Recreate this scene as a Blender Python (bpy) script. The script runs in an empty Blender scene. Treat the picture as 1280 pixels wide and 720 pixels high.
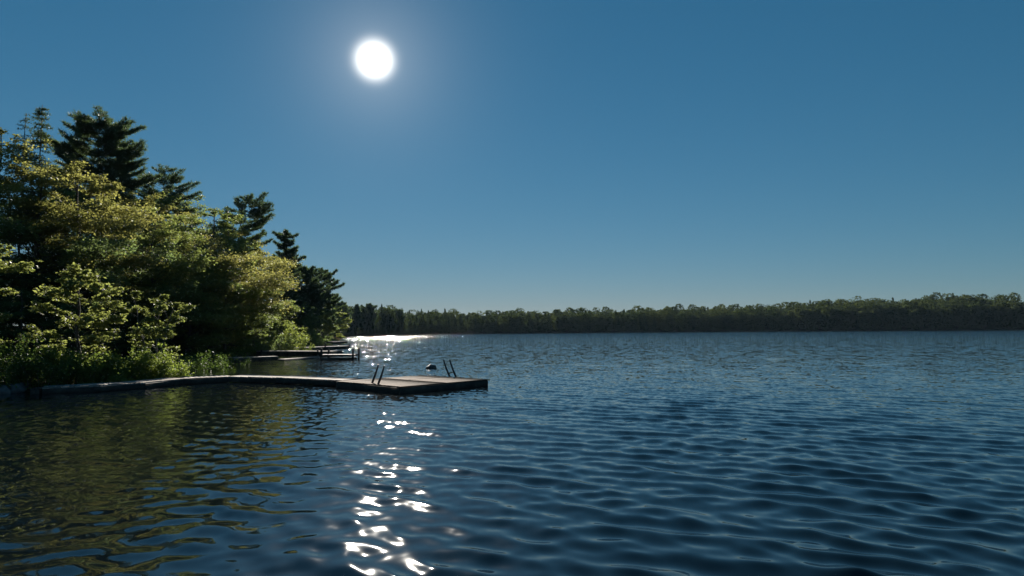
import bpy, math, random
import numpy as np
from mathutils import Matrix, Vector, Euler

R = math.radians
sc = bpy.context.scene
COL = sc.collection

# ------------------------------------------------------------------ camera
F = 24.0 / 36.0 * 1280.0
CAM_H, PITCH, ROLL = 1.7, 3.52, 0.37
cam_d = bpy.data.cameras.new('camera'); cam = bpy.data.objects.new('camera', cam_d); COL.objects.link(cam)
cam_d.sensor_width = 36; cam_d.lens = 24; cam_d.clip_start = 0.05; cam_d.clip_end = 9000
CM = Matrix.Rotation(R(90 + PITCH), 3, 'X') @ Matrix.Rotation(R(-ROLL), 3, 'Z')
cam.location = (0, 0, CAM_H); cam.rotation_euler = CM.to_euler()
sc.camera = cam

def ray(px, py):
    return CM @ Vector(((px - 640) / F, (360 - py) / F, -1))
def at(px, py, z=0.0):            # photograph pixel -> point on the level z
    d = ray(px, py); t = (z - CAM_H) / d.z
    return Vector((d.x * t, d.y * t, z))
def at_y(px, py, Y):              # photograph pixel -> point at the distance Y
    d = ray(px, py); t = Y / d.y
    return Vector((d.x * t, Y, CAM_H + d.z * t))

# ------------------------------------------------------------------ sun and sky
sd = ray(468, 75).normalized()
SUN_EL = math.asin(sd.z); SUN_AZ = math.atan2(sd.x, sd.y)
w = bpy.data.worlds.new('World'); sc.world = w; w.use_nodes = True
nt = w.node_tree; N = nt.nodes; L = nt.links
for n in list(N): N.remove(n)
out = N.new('ShaderNodeOutputWorld'); bg = N.new('ShaderNodeBackground')
sky = N.new('ShaderNodeTexSky'); sky.sky_type = 'NISHITA'; sky.sun_disc = False
sky.sun_elevation = SUN_EL; sky.sun_rotation = SUN_AZ
sky.air_density = 1.0; sky.dust_density = 0.0; sky.ozone_density = 3.0; sky.altitude = 0
bg.inputs['Strength'].default_value = 0.06
SKY_TINT = (0.109, 0.412, 0.575)        # deep polarised blue of the photograph
tc = N.new('ShaderNodeTexCoord')
dot = N.new('ShaderNodeVectorMath'); dot.operation = 'DOT_PRODUCT'; dot.inputs[1].default_value = sd
L.new(tc.outputs['Generated'], dot.inputs[0])
acos = N.new('ShaderNodeMath'); acos.operation = 'ARCCOSINE'; acos.use_clamp = False
mn = N.new('ShaderNodeMath'); mn.operation = 'MINIMUM'; mn.inputs[1].default_value = 0.9999999
L.new(dot.outputs['Value'], mn.inputs[0]); L.new(mn.outputs[0], acos.inputs[0])
def expfall(sig, amp, power):
    a = N.new('ShaderNodeMath'); a.operation = 'DIVIDE'; a.inputs[1].default_value = R(sig); L.new(acos.outputs[0], a.inputs[0])
    b = N.new('ShaderNodeMath'); b.operation = 'POWER'; b.inputs[1].default_value = power; L.new(a.outputs[0], b.inputs[0])
    c = N.new('ShaderNodeMath'); c.operation = 'MULTIPLY'; c.inputs[1].default_value = -1; L.new(b.outputs[0], c.inputs[0])
    d = N.new('ShaderNodeMath'); d.operation = 'EXPONENT'; L.new(c.outputs[0], d.inputs[0])
    e = N.new('ShaderNodeMath'); e.operation = 'MULTIPLY'; e.inputs[1].default_value = amp; L.new(d.outputs[0], e.inputs[0])
    return e
e1 = expfall(1.22, 18, 2.6); e2 = expfall(3.6, 1.8, 1.0)
sm = N.new('ShaderNodeMath'); sm.operation = 'ADD'; L.new(e1.outputs[0], sm.inputs[0]); L.new(e2.outputs[0], sm.inputs[1])
gc = N.new('ShaderNodeVectorMath'); gc.operation = 'SCALE'; gc.inputs[0].default_value = (1.0, 0.95, 0.86)
L.new(sm.outputs[0], gc.inputs['Scale'])
hs = N.new('ShaderNodeVectorMath'); hs.operation = 'MULTIPLY'; hs.inputs[1].default_value = SKY_TINT
pw = N.new('ShaderNodeVectorMath'); pw.operation = 'POWER'; pw.inputs[1].default_value = (1.2, 0.70, 0.65)
L.new(sky.outputs[0], pw.inputs[0]); L.new(pw.outputs[0], hs.inputs[0])
ad = N.new('ShaderNodeVectorMath'); ad.operation = 'ADD'
L.new(hs.outputs[0], ad.inputs[0]); L.new(gc.outputs[0], ad.inputs[1])
L.new(ad.outputs[0], bg.inputs['Color']); L.new(bg.outputs[0], out.inputs['Surface'])

sl = bpy.data.lights.new('sun', 'SUN'); sl.energy = 4.3; sl.angle = R(0.53); sl.color = (1.0, 0.93, 0.82)
so = bpy.data.objects.new('sun', sl); COL.objects.link(so)
so.rotation_euler = sd.to_track_quat('Z', 'Y').to_euler()

sc.view_settings.view_transform = 'Standard'; sc.view_settings.look = 'None'
sc.view_settings.exposure = 1.4; sc.view_settings.gamma = 1.0; sc.view_settings.use_curve_mapping = False
sc.cycles.max_bounces = 12; sc.cycles.diffuse_bounces = 8; sc.cycles.transparent_max_bounces = 8

# ------------------------------------------------------------------ helpers
def mesh_np(name, V, Fc, mat, parent=None, smooth=False, tint=None, k=None):
    """V (n,3); Fc list of (m,k) index arrays"""
    if not isinstance(Fc, (list, tuple)): Fc = [Fc]
    Fc = [np.asarray(f, np.int32) for f in Fc if len(f)]
    me = bpy.data.meshes.new(name)
    V = np.asarray(V, np.float32)
    me.vertices.add(len(V)); me.vertices.foreach_set('co', V.ravel())
    idx = np.concatenate([f.ravel() for f in Fc]); tot = np.concatenate([np.full(len(f), f.shape[1], np.int32) for f in Fc])
    me.loops.add(len(idx)); me.loops.foreach_set('vertex_index', idx)
    st = np.concatenate([[0], np.cumsum(tot)[:-1]]).astype(np.int32)
    me.polygons.add(len(tot)); me.polygons.foreach_set('loop_start', st)
    me.polygons.foreach_set('loop_total', tot)
    if smooth: me.polygons.foreach_set('use_smooth', np.ones(len(tot), bool))
    me.update(calc_edges=True)
    if tint is not None:
        a = me.attributes.new('tint', 'FLOAT', 'POINT'); a.data.foreach_set('value', np.asarray(tint, np.float32))
    if mat: me.materials.append(mat)
    o = bpy.data.objects.new(name, me); COL.objects.link(o)
    if parent: o.parent = parent
    return o

def tag(o, label=None, cat=None, group=None, kind=None):
    if label: o['label'] = label
    if cat: o['category'] = cat
    if group: o['group'] = group
    if kind: o['kind'] = kind
    return o
def empty(name, loc=(0, 0, 0), rz=0.0, label=None, cat=None, group=None):
    o = bpy.data.objects.new(name, None); COL.objects.link(o); o.location = loc; o.rotation_euler = (0, 0, rz)
    o.empty_display_size = 0.2
    return tag(o, label, cat, group)

class Geo:                         # collects vertices and faces of ONE mesh
    def __init__(s): s.V = []; s.Q = []; s.T = []; s.n = 0; s.K = []
    def add(s, V, Q=None, T=None, tint=None):
        V = np.asarray(V, float)
        if Q is not None and len(Q): s.Q.append(np.asarray(Q) + s.n)
        if T is not None and len(T): s.T.append(np.asarray(T) + s.n)
        s.V.append(V); s.K.append(np.full(len(V), 0.5) if tint is None else tint); s.n += len(V)
    def tube(s, P, rad, sides=6, cap=True):
        P = np.asarray(P, float); n = len(P); rad = np.asarray(rad, float) * np.ones(n)
        T = np.gradient(P, axis=0); T /= np.linalg.norm(T, axis=1)[:, None] + 1e-9
        ref = np.array([0, 0, 1.0]) if abs(T[0][2]) < 0.8 else np.array([1.0, 0, 0])
        A = np.cross(T, ref); A /= np.linalg.norm(A, axis=1)[:, None] + 1e-9
        B = np.cross(T, A)
        a = np.arange(sides) * 2 * math.pi / sides
        V = P[:, None, :] + rad[:, None, None] * (np.cos(a)[None, :, None] * A[:, None, :] + np.sin(a)[None, :, None] * B[:, None, :])
        V = V.reshape(-1, 3)
        i = np.arange(n - 1)[:, None] * sides; j = np.arange(sides)[None, :]; j2 = (j + 1) % sides
        Q = np.stack([i + j, i + j2, i + sides + j2, i + sides + j], -1).reshape(-1, 4)
        T3 = []
        if cap:
            V = np.vstack([V, P[:1], P[-1:]]); c0 = n * sides; c1 = c0 + 1
            T3 = [[c0, (q + 1) % sides, q] for q in range(sides)] + [[c1, (n - 1) * sides + q, (n - 1) * sides + (q + 1) % sides] for q in range(sides)]
        s.add(V, Q, T3)
    def box(s, c, size, M=None, jit=0.0, rng=None):
        c = np.asarray(c, float); h = np.asarray(size, float) / 2; b = min(0.012, h.min() * 0.35)
        # box with chamfered long edges: 2 end loops of an 8-gon around the longest axis
        ax = int(np.argmax(size)); o = [k for k in range(3) if k != ax]
        u, v = h[o[0]], h[o[1]]
        prof = [(u - b, -v), (u, -v + b), (u, v - b), (u - b, v), (-u + b, v), (-u, v - b), (-u, -v + b), (-u + b, -v)]
        V = []
        for e in (-1, 1):
            for p in prof:
                q = np.zeros(3); q[ax] = e * h[ax]; q[o[0]] = p[0]; q[o[1]] = p[1]; V.append(q)
        V = np.array(V)
        if jit and rng is not None: V += rng.normal(0, jit, V.shape)
        V = V + c
        if M is not None: V = V @ np.array(M)[:3, :3].T + np.array(M)[:3, 3]
        Q = [[k, (k + 1) % 8, 8 + (k + 1) % 8, 8 + k] for k in range(8)] + [[0, 1, 2, 3], [0, 3, 4, 7], [4, 5, 6, 7], [8, 11, 10, 9], [8, 15, 12, 11], [12, 15, 14, 13]]
        s.add(V, Q)
    def leaves(s, C, size, rng, up=0.6, aspect=0.6, tint=None, drop=0.0):
        """one rhombic leaf at each centre, slightly folded along its midrib"""
        n = len(C)
        if not n: return
        nr = rng.normal(0, 1, (n, 3)); nr[:, 2] = np.abs(nr[:, 2]) + up * 2.2
        nr /= np.linalg.norm(nr, axis=1)[:, None]
        d = rng.normal(0, 1, (n, 3)); d[:, 2] -= drop; d -= (d * nr).sum(1)[:, None] * nr; d /= np.linalg.norm(d, axis=1)[:, None] + 1e-9
        sd_ = np.cross(nr, d); l = size * rng.uniform(0.65, 1.3, n)[:, None]
        V = np.stack([C - d * l * .5, C + sd_ * l * aspect * .5 - d * l * .05 + nr * l * .08, C + d * l * .5, C - sd_ * l * aspect * .5 - d * l * .05 + nr * l * .08], 1).reshape(-1, 3)
        k = np.arange(n)[:, None] * 4
        T = np.vstack([k + np.array([[0, 1, 2]]), k + np.array([[0, 2, 3]])])
        tt = np.repeat(tint if tint is not None else rng.uniform(0, 1, n), 4)
        s.add(V, None, T, tt)
    def needles(s, C, D, size, width, rng, per=7, tint=None):
        """tufts of narrow blades at centres C pointing round directions D"""
        n = len(C)
        if not n: return
        C = np.repeat(C, per, 0); D = np.repeat(D, per, 0); m = n * per
        d = D + rng.normal(0, 0.55, (m, 3)); d /= np.linalg.norm(d, axis=1)[:, None]
        q = np.cross(d, rng.normal(0, 1, (m, 3))); q /= np.linalg.norm(q, axis=1)[:, None] + 1e-9
        l = size * rng.uniform(.6, 1.2, m)[:, None]; wd = width * rng.uniform(.7, 1.2, m)[:, None]
        V = np.stack([C - q * wd * .35, C + q * wd * .35, C + d * l * .6 + q * wd * .5, C + d * l, C + d * l * .6 - q * wd * .5], 1).reshape(-1, 3)
        k = np.arange(m)[:, None] * 5
        T = np.vstack([k + np.array([[0, 1, 2]]), k + np.array([[0, 2, 4]]), k + np.array([[2, 3, 4]])])
        tt = np.repeat(np.repeat(tint if tint is not None else rng.uniform(0, 1, n), per), 5)
        s.add(V, None, T, tt)
    def build(s, name, mat, parent=None, smooth=False):
        return mesh_np(name, np.vstack(s.V), [np.vstack(x) for x in (s.Q, s.T) if x], mat, parent, smooth, np.concatenate(s.K))

# ------------------------------------------------------------------ materials
def newmat(name):
    m = bpy.data.materials.new(name); m.use_nodes = True
    for n in list(m.node_tree.nodes): m.node_tree.nodes.remove(n)
    return m, m.node_tree.nodes, m.node_tree.links

def foliage(name, dark, light, trans=0.45, tcol=1.6, rough=0.55, spread=0.28, spec=0.3, tk=0.55):
    m, n, l = newmat(name)
    o = n.new('ShaderNodeOutputMaterial')
    at_ = n.new('ShaderNodeAttribute'); at_.attribute_name = 'tint'
    ob = n.new('ShaderNodeObjectInfo'); tcd = n.new('ShaderNodeTexCoord')
    nz = n.new('ShaderNodeTexNoise'); nz.inputs['Scale'].default_value = 0.9; nz.inputs['Detail'].default_value = 2
    l.new(tcd.outputs['Object'], nz.inputs['Vector'])
    a = n.new('ShaderNodeMath'); a.operation = 'MULTIPLY_ADD'; a.inputs[1].default_value = 1.1; a.inputs[2].default_value = -0.3
    l.new(nz.outputs['Fac'], a.inputs[0])
    b = n.new('ShaderNodeMath'); b.operation = 'MULTIPLY_ADD'; b.inputs[1].default_value = tk; l.new(at_.outputs['Fac'], b.inputs[0]); l.new(a.outputs[0], b.inputs[2])
    c = n.new('ShaderNodeMath'); c.operation = 'MULTIPLY_ADD'; c.inputs[1].default_value = spread; l.new(ob.outputs['Random'], c.inputs[0]); l.new(b.outputs[0], c.inputs[2])
    mx = n.new('ShaderNodeMix'); mx.data_type = 'RGBA'; mx.clamp_factor = True
    mx.inputs[6].default_value = (*dark, 1); mx.inputs[7].default_value = (*light, 1); l.new(c.outputs[0], mx.inputs[0])
    p = n.new('ShaderNodeBsdfPrincipled'); p.inputs['Roughness'].default_value = rough; p.inputs['IOR'].default_value = 1.4; p.inputs['Specular IOR Level'].default_value = spec
    l.new(mx.outputs[2], p.inputs['Base Color'])
    t = n.new('ShaderNodeBsdfTranslucent')
    tm = n.new('ShaderNodeVectorMath'); tm.operation = 'MULTIPLY'; tm.inputs[1].default_value = (tcol * 1.08, tcol * 1.12, tcol * 0.7)
    l.new(mx.outputs[2], tm.inputs[0]); l.new(tm.outputs[0], t.inputs['Color'])
    ms = n.new('ShaderNodeMixShader'); ms.inputs[0].default_value = trans
    l.new(p.outputs[0], ms.inputs[1]); l.new(t.outputs[0], ms.inputs[2]); l.new(ms.outputs[0], o.inputs['Surface'])
    return m

def solid(name, c1, c2, scale=4, rough=0.8, bump=0.3, stretch=(1, 1, 1), detail=6, metal=0, dist=0.02, spec=0.3):
    m, n, l = newmat(name)
    o = n.new('ShaderNodeOutputMaterial'); p = n.new('ShaderNodeBsdfPrincipled')
    tcd = n.new('ShaderNodeTexCoord'); mp = n.new('ShaderNodeMapping'); mp.inputs['Scale'].default_value = stretch
    nz = n.new('ShaderNodeTexNoise'); nz.inputs['Scale'].default_value = scale; nz.inputs['Detail'].default_value = detail
    l.new(tcd.outputs['Object'], mp.inputs[0]); l.new(mp.outputs[0], nz.inputs['Vector'])
    cr = n.new('ShaderNodeValToRGB'); cr.color_ramp.elements[0].position = 0.32; cr.color_ramp.elements[1].position = 0.7
    cr.color_ramp.elements[0].color = (*c1, 1); cr.color_ramp.elements[1].color = (*c2, 1)
    l.new(nz.outputs['Fac'], cr.inputs[0]); l.new(cr.outputs[0], p.inputs['Base Color'])
    p.inputs['Roughness'].default_value = rough; p.inputs['Metallic'].default_value = metal; p.inputs['Specular IOR Level'].default_value = spec
    bp = n.new('ShaderNodeBump'); bp.inputs['Strength'].default_value = bump; bp.inputs['Distance'].default_value = dist
    l.new(nz.outputs['Fac'], bp.inputs['Height']); l.new(bp.outputs[0], p.inputs['Normal']); l.new(p.outputs[0], o.inputs['Surface'])
    return m

M_BARK = solid('bark', (0.035, 0.028, 0.022), (0.11, 0.09, 0.07), 6, 0.9, 0.8, (1, 1, 0.25))
M_BARKG = solid('bark_grey', (0.07, 0.065, 0.06), (0.2, 0.18, 0.15), 6, 0.9, 0.6, (1, 1, 0.3))
M_GOLD = foliage('leaf_gold', (0.058, 0.068, 0.025), (0.16, 0.148, 0.062), 0.62, 2.0)
M_GREEN = foliage('leaf_green', (0.045, 0.068, 0.03), (0.115, 0.13, 0.05), 0.6, 2.1)
M_LIME = foliage('leaf_lime', (0.07, 0.10, 0.03), (0.18, 0.20, 0.07), 0.55, 1.8)
M_YOUNG = foliage('leaf_young', (0.075, 0.10, 0.035), (0.20, 0.21, 0.085), 0.55)
M_DARK = foliage('leaf_dark', (0.048, 0.074, 0.042), (0.11, 0.135, 0.062), 0.6, 2.0)
M_PINE = foliage('needle_pine', (0.03, 0.05, 0.036), (0.07, 0.098, 0.058), 0.4, 1.5, 0.6)
M_SPRUCE = foliage('needle_spruce', (0.03, 0.048, 0.034), (0.065, 0.088, 0.05), 0.4, 1.4, 0.6)
M_SHRUB = foliage('leaf_shrub', (0.055, 0.09, 0.022), (0.16, 0.19, 0.055), 0.55)
M_FERN = foliage('leaf_fern', (0.03, 0.055, 0.018), (0.075, 0.11, 0.03), 0.45)
M_FAR = foliage('far_leaf', (0.022, 0.038, 0.022), (0.06, 0.072, 0.034), 0.32, spread=0.0, spec=0.0, rough=.9, tk=.95)
M_SOIL = solid('soil', (0.03, 0.025, 0.016), (0.075, 0.062, 0.035), 1.3, 0.95, 0.6, dist=0.1, spec=0.0)
M_ROCK = solid('rock', (0.05, 0.044, 0.044), (0.17, 0.155, 0.15), 5, 0.95, 0.9, dist=0.05, spec=.05)
M_WETROCK = solid('wet_rock', (0.02, 0.02, 0.022), (0.05, 0.048, 0.045), 9, 0.35, 0.8)
M_TAR = solid('painted_steel', (0.02, 0.022, 0.024), (0.05, 0.05, 0.05), 30, 0.4, 0.15, metal=0.6)
M_WETWOOD = solid('dark_timber', (0.02, 0.018, 0.016), (0.06, 0.052, 0.045), 4, 0.75, 0.5, (1, 1, 1))

def planks_mat(name, c1, c2, rough=0.8):
    m, n, l = newmat(name)
    o = n.new('ShaderNodeOutputMaterial'); p = n.new('ShaderNodeBsdfPrincipled')
    a = n.new('ShaderNodeAttribute'); a.attribute_name = 'tint'
    tcd = n.new('ShaderNodeTexCoord')
    nz = n.new('ShaderNodeTexNoise'); nz.inputs['Scale'].default_value = 7; nz.inputs['Detail'].default_value = 8; nz.inputs['Roughness'].default_value = .7
    l.new(tcd.outputs['Object'], nz.inputs['Vector'])
    s_ = n.new('ShaderNodeMath'); s_.operation = 'MULTIPLY_ADD'; s_.inputs[1].default_value = 0.75; l.new(a.outputs['Fac'], s_.inputs[0])
    q = n.new('ShaderNodeMath'); q.operation = 'MULTIPLY_ADD'; q.inputs[1].default_value = 1.1; q.inputs[2].default_value = -0.42; l.new(nz.outputs['Fac'], q.inputs[0])
    l.new(q.outputs[0], s_.inputs[2])
    mx = n.new('ShaderNodeMix'); mx.data_type = 'RGBA'; mx.inputs[6].default_value = (*c1, 1); mx.inputs[7].default_value = (*c2, 1)
    l.new(s_.outputs[0], mx.inputs[0]); l.new(mx.outputs[2], p.inputs['Base Color']); p.inputs['Roughness'].default_value = rough; p.inputs['Specular IOR Level'].default_value = .02
    bp = n.new('ShaderNodeBump'); bp.inputs['Strength'].default_value = 0.5; bp.inputs['Distance'].default_value = 0.01
    l.new(nz.outputs['Fac'], bp.inputs['Height']); l.new(bp.outputs[0], p.inputs['Normal']); l.new(p.outputs[0], o.inputs['Surface'])
    return m
M_DECK = planks_mat('weathered_planks', (0.042, 0.029, 0.022), (0.115, 0.078, 0.058))
M_DECKG = planks_mat('grey_planks', (0.17, 0.15, 0.137), (0.36, 0.32, 0.29))

# ------------------------------------------------------------------ terrain
SH_PX = [(0, 493), (50, 489.5), (120, 482), (185, 477), (224, 467), (236, 460), (264, 453.5), (300, 448), (340, 440.5), (372, 434), (400, 429), (424, 426)]
shore = [at(x, y) for x, y in SH_PX]
left_shore = [(-60, -8), (-38, 8), (-22, 15)] + [(p.x, p.y) for p in shore]
far_shore = [(at_y(px, 415, Y).x, Y) for px, Y in ((428, 150), (424, 185), (440, 222), (490, 255), (535, 300), (600, 330), (700, 345), (850, 360), (1000, 362), (1150, 350), (1290, 330))]
lake = left_shore + far_shore + [(380, 280), (420, 120), (300, -10), (60, -14), (6, -2.2), (-6, -2.2)]
LP = np.array(lake)

def sdist(P):
    """signed distance to the shoreline, positive on land"""
    P = np.asarray(P, float); A = LP; B = np.roll(LP, -1, 0)
    best = np.full(len(P), 1e9); inside = np.zeros(len(P), bool)
    for a, b in zip(A, B):
        d = b - a; t = np.clip(((P - a) @ d) / (d @ d), 0, 1)
        best = np.minimum(best, np.hypot(*(P - a - t[:, None] * d).T))
        c = (a[1] > P[:, 1]) != (b[1] > P[:, 1])
        with np.errstate(divide='ignore', invalid='ignore'):
            xx = (b[0] - a[0]) * (P[:, 1] - a[1]) / (b[1] - a[1]) + a[0]
        inside ^= c & (P[:, 0] < xx)
    return np.where(inside, -best, best)
def gh(P):
    P = np.atleast_2d(np.asarray(P, float)); s = sdist(P)
    x, y = P[:, 0], P[:, 1]
    land = 0.32 * (1 - np.exp(-np.maximum(s, 0) / 0.6)) + 0.045 * np.clip(s, 0, 60)
    land += np.clip(s, 0, 50) / 50 * 5.0 * np.clip((x - 20) / 200, 0, 1.3) * (y > 100)       # the hill on the right of the far shore
    land += 0.12 * np.sin(x * .9) * np.sin(y * .7) * np.clip(s / 4, 0, 1)
    water = np.maximum(-0.35 * np.maximum(-s, 0) ** 0.8, -3.0)
    return np.where(s > 0, land, water - 0.02)
def gz(x, y): return float(gh([(x, y)])[0])

xs = np.unique(np.concatenate([np.arange(-60, -4, 1.0), np.arange(-4, 60, 6.0), np.arange(60, 500, 14.0), -np.arange(60, 500, 14.0), np.array([600, 900, 1500, -600, -900, -1500])]))
ys = np.unique(np.concatenate([np.arange(-12, 130, 1.2), np.arange(130, 440, 5.0), np.array([460, 500, 600, 900, 1500, -30, -60, -150, -500, -1500])]))
X, Y = np.meshgrid(xs, ys); Z = gh(np.stack([X.ravel(), Y.ravel()], 1))
nx, ny = len(xs), len(ys); i = np.arange(ny - 1)[:, None] * nx + np.arange(nx - 1)[None, :]
tag(mesh_np('ground', np.stack([X.ravel(), Y.ravel(), Z], 1), np.stack([i, i + 1, i + nx + 1, i + nx], -1).reshape(-1, 4), M_SOIL, smooth=True), kind='structure')

# ------------------------------------------------------------------ lake water
FAR_SLOPE = 1.2
def water_material():
    m, n, l = newmat('lake_water')
    o = n.new('ShaderNodeOutputMaterial'); p = n.new('ShaderNodeBsdfPrincipled')
    p.inputs['Base Color'].default_value = (0.003, 0.006, 0.008, 1); p.inputs['IOR'].default_value = 1.47
    p.inputs['Roughness'].default_value = 0.035
    g = n.new('ShaderNodeNewGeometry')
    cd = n.new('ShaderNodeVectorMath'); cd.operation = 'LENGTH'; l.new(g.outputs['Position'], cd.inputs[0])
    mp = n.new('ShaderNodeMapping'); mp.inputs['Rotation'].default_value = (0, 0, R(-60)); mp.inputs['Scale'].default_value = (1.0, 0.5, 1)
    l.new(g.outputs['Position'], mp.inputs[0])
    # ripples finer than the mesh: small slopes added to the surface normal
    def slopes(scale, detail, d0, d1, s0, s1):
        q = n.new('ShaderNodeTexNoise'); q.inputs['Scale'].default_value = scale; q.inputs['Detail'].default_value = detail
        l.new(mp.outputs[0], q.inputs['Vector'])
        v = n.new('ShaderNodeVectorMath'); v.operation = 'SUBTRACT'; v.inputs[1].default_value = (.5, .5, .5); l.new(q.outputs['Color'], v.inputs[0])
        v2 = n.new('ShaderNodeVectorMath'); v2.operation = 'MULTIPLY'; v2.inputs[1].default_value = (1, 1, 0); l.new(v.outputs[0], v2.inputs[0])
        r_ = n.new('ShaderNodeMapRange'); r_.inputs[1].default_value = d0; r_.inputs[2].default_value = d1; r_.inputs[3].default_value = s0; r_.inputs[4].default_value = s1
        l.new(cd.outputs['Value'], r_.inputs[0])
        v3 = n.new('ShaderNodeVectorMath'); v3.operation = 'SCALE'; l.new(v2.outputs[0], v3.inputs[0]); l.new(r_.outputs[0], v3.inputs['Scale'])
        return v3
    A_ = slopes(2.2, 2.0, 12, 60, 0.0, .55); B_ = slopes(9.0, 1.0, 4, 30, 0.03, .44); C_ = slopes(3.5, 1.0, 105, 175, 0.0, FAR_SLOPE)
    s1 = n.new('ShaderNodeVectorMath'); s1.operation = 'ADD'; l.new(A_.outputs[0], s1.inputs[0]); l.new(B_.outputs[0], s1.inputs[1])
    s2 = n.new('ShaderNodeVectorMath'); s2.operation = 'ADD'; s0 = n.new('ShaderNodeVectorMath'); s0.operation = 'ADD'; l.new(s1.outputs[0], s0.inputs[0]); l.new(C_.outputs[0], s0.inputs[1]); l.new(s0.outputs[0], s2.inputs[0]); l.new(g.outputs['Normal'], s2.inputs[1])
    s3 = n.new('ShaderNodeVectorMath'); s3.operation = 'NORMALIZE'; l.new(s2.outputs[0], s3.inputs[0]); l.new(s3.outputs[0], p.inputs['Normal'])
    l.new(p.outputs[0], o.inputs['Surface'])
    return m

def build_water():
    rng = np.random.default_rng(5)
    r = [0.0, 0.6]
    while r[-1] < 1400: r.append(r[-1] * (1.0055 if r[-1] < 90 else 1.03) + 0.004)
    r = np.array(r)
    az = np.radians(np.concatenate([np.arange(-180, -48, 4.0), np.arange(-48, 48, 0.1), np.arange(48, 180, 4.0)]))
    na, nr = len(az), len(r)
    Rr, A = np.meshgrid(r, az, indexing='ij')
    X = (Rr * np.sin(A)).astype(np.float32); Y = (Rr * np.cos(A)).astype(np.float32)
    dr = np.gradient(r)[:, None]; da = np.where(np.abs(az) < np.radians(47.9), np.radians(0.1), np.radians(4))[None, :] * Rr
    step = np.maximum(dr, da)
    # calmer in the lee of the trees on the left
    calm = 1 / (1 + np.exp(-(X - 0.6 + 0.07 * Y) / 1.4)); amp_map = 0.36 + 0.64 * calm
    Z = np.zeros_like(X); DX = np.zeros_like(X); DY = np.zeros_like(X)
    n = 110
    lam = np.exp(rng.uniform(math.log(0.13), math.log(2.2), n))
    for lm in lam:
        th = R(56) + rng.normal(0, 0.32 if lm > .45 else 0.6)
        k = 2 * math.pi / lm; slope = 0.043 * math.exp(-(math.log(lm / 0.40) / 0.62) ** 2) + 0.0038
        a = slope / k * rng.uniform(.6, 1.4)
        kx, ky = k * math.cos(th), k * math.sin(th); ph = rng.uniform(0, 6.28)
        # slow modulation of each train so that the pattern does not repeat
        m1 = 0.75 + 0.5 * np.sin((X * rng.normal() + Y * rng.normal()) * 0.25 / max(lm, .4) + rng.uniform(0, 6))
        fil = np.clip((lm / (3.0 * step) - 1), 0, 1)
        phs = kx * X + ky * Y + ph; s, c = np.sin(phs), np.cos(phs)
        Z += a * fil * m1 * c
        DX -= a * fil * m1 * math.cos(th) * s * 0.9; DY -= a * fil * m1 * math.sin(th) * s * 0.9
    Z *= amp_map; X = X + DX * amp_map; Y = Y + DY * amp_map
    V = np.stack([X.ravel(), Y.ravel(), Z.ravel()], 1)
    i = np.arange(1, nr - 1)[:, None] * na + np.arange(na)[None, :]; j = np.arange(1, nr - 1)[:, None] * na + ((np.arange(na) + 1) % na)[None, :]
    Q = np.stack([i, i + na, j + na, j], -1).reshape(-1, 4)
    # centre fan
    V[0] = (0, 0, 0); T = np.array([[0, na + q, na + (q + 1) % na] for q in range(na)])
    keep = np.ones(len(V), bool); keep[1:na] = False
    remap = np.cumsum(keep) - 1
    o = mesh_np('lake_water', V[keep], [remap[Q], remap[T]], water_material(), smooth=True)
    tag(o, kind='structure')
build_water()

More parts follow.
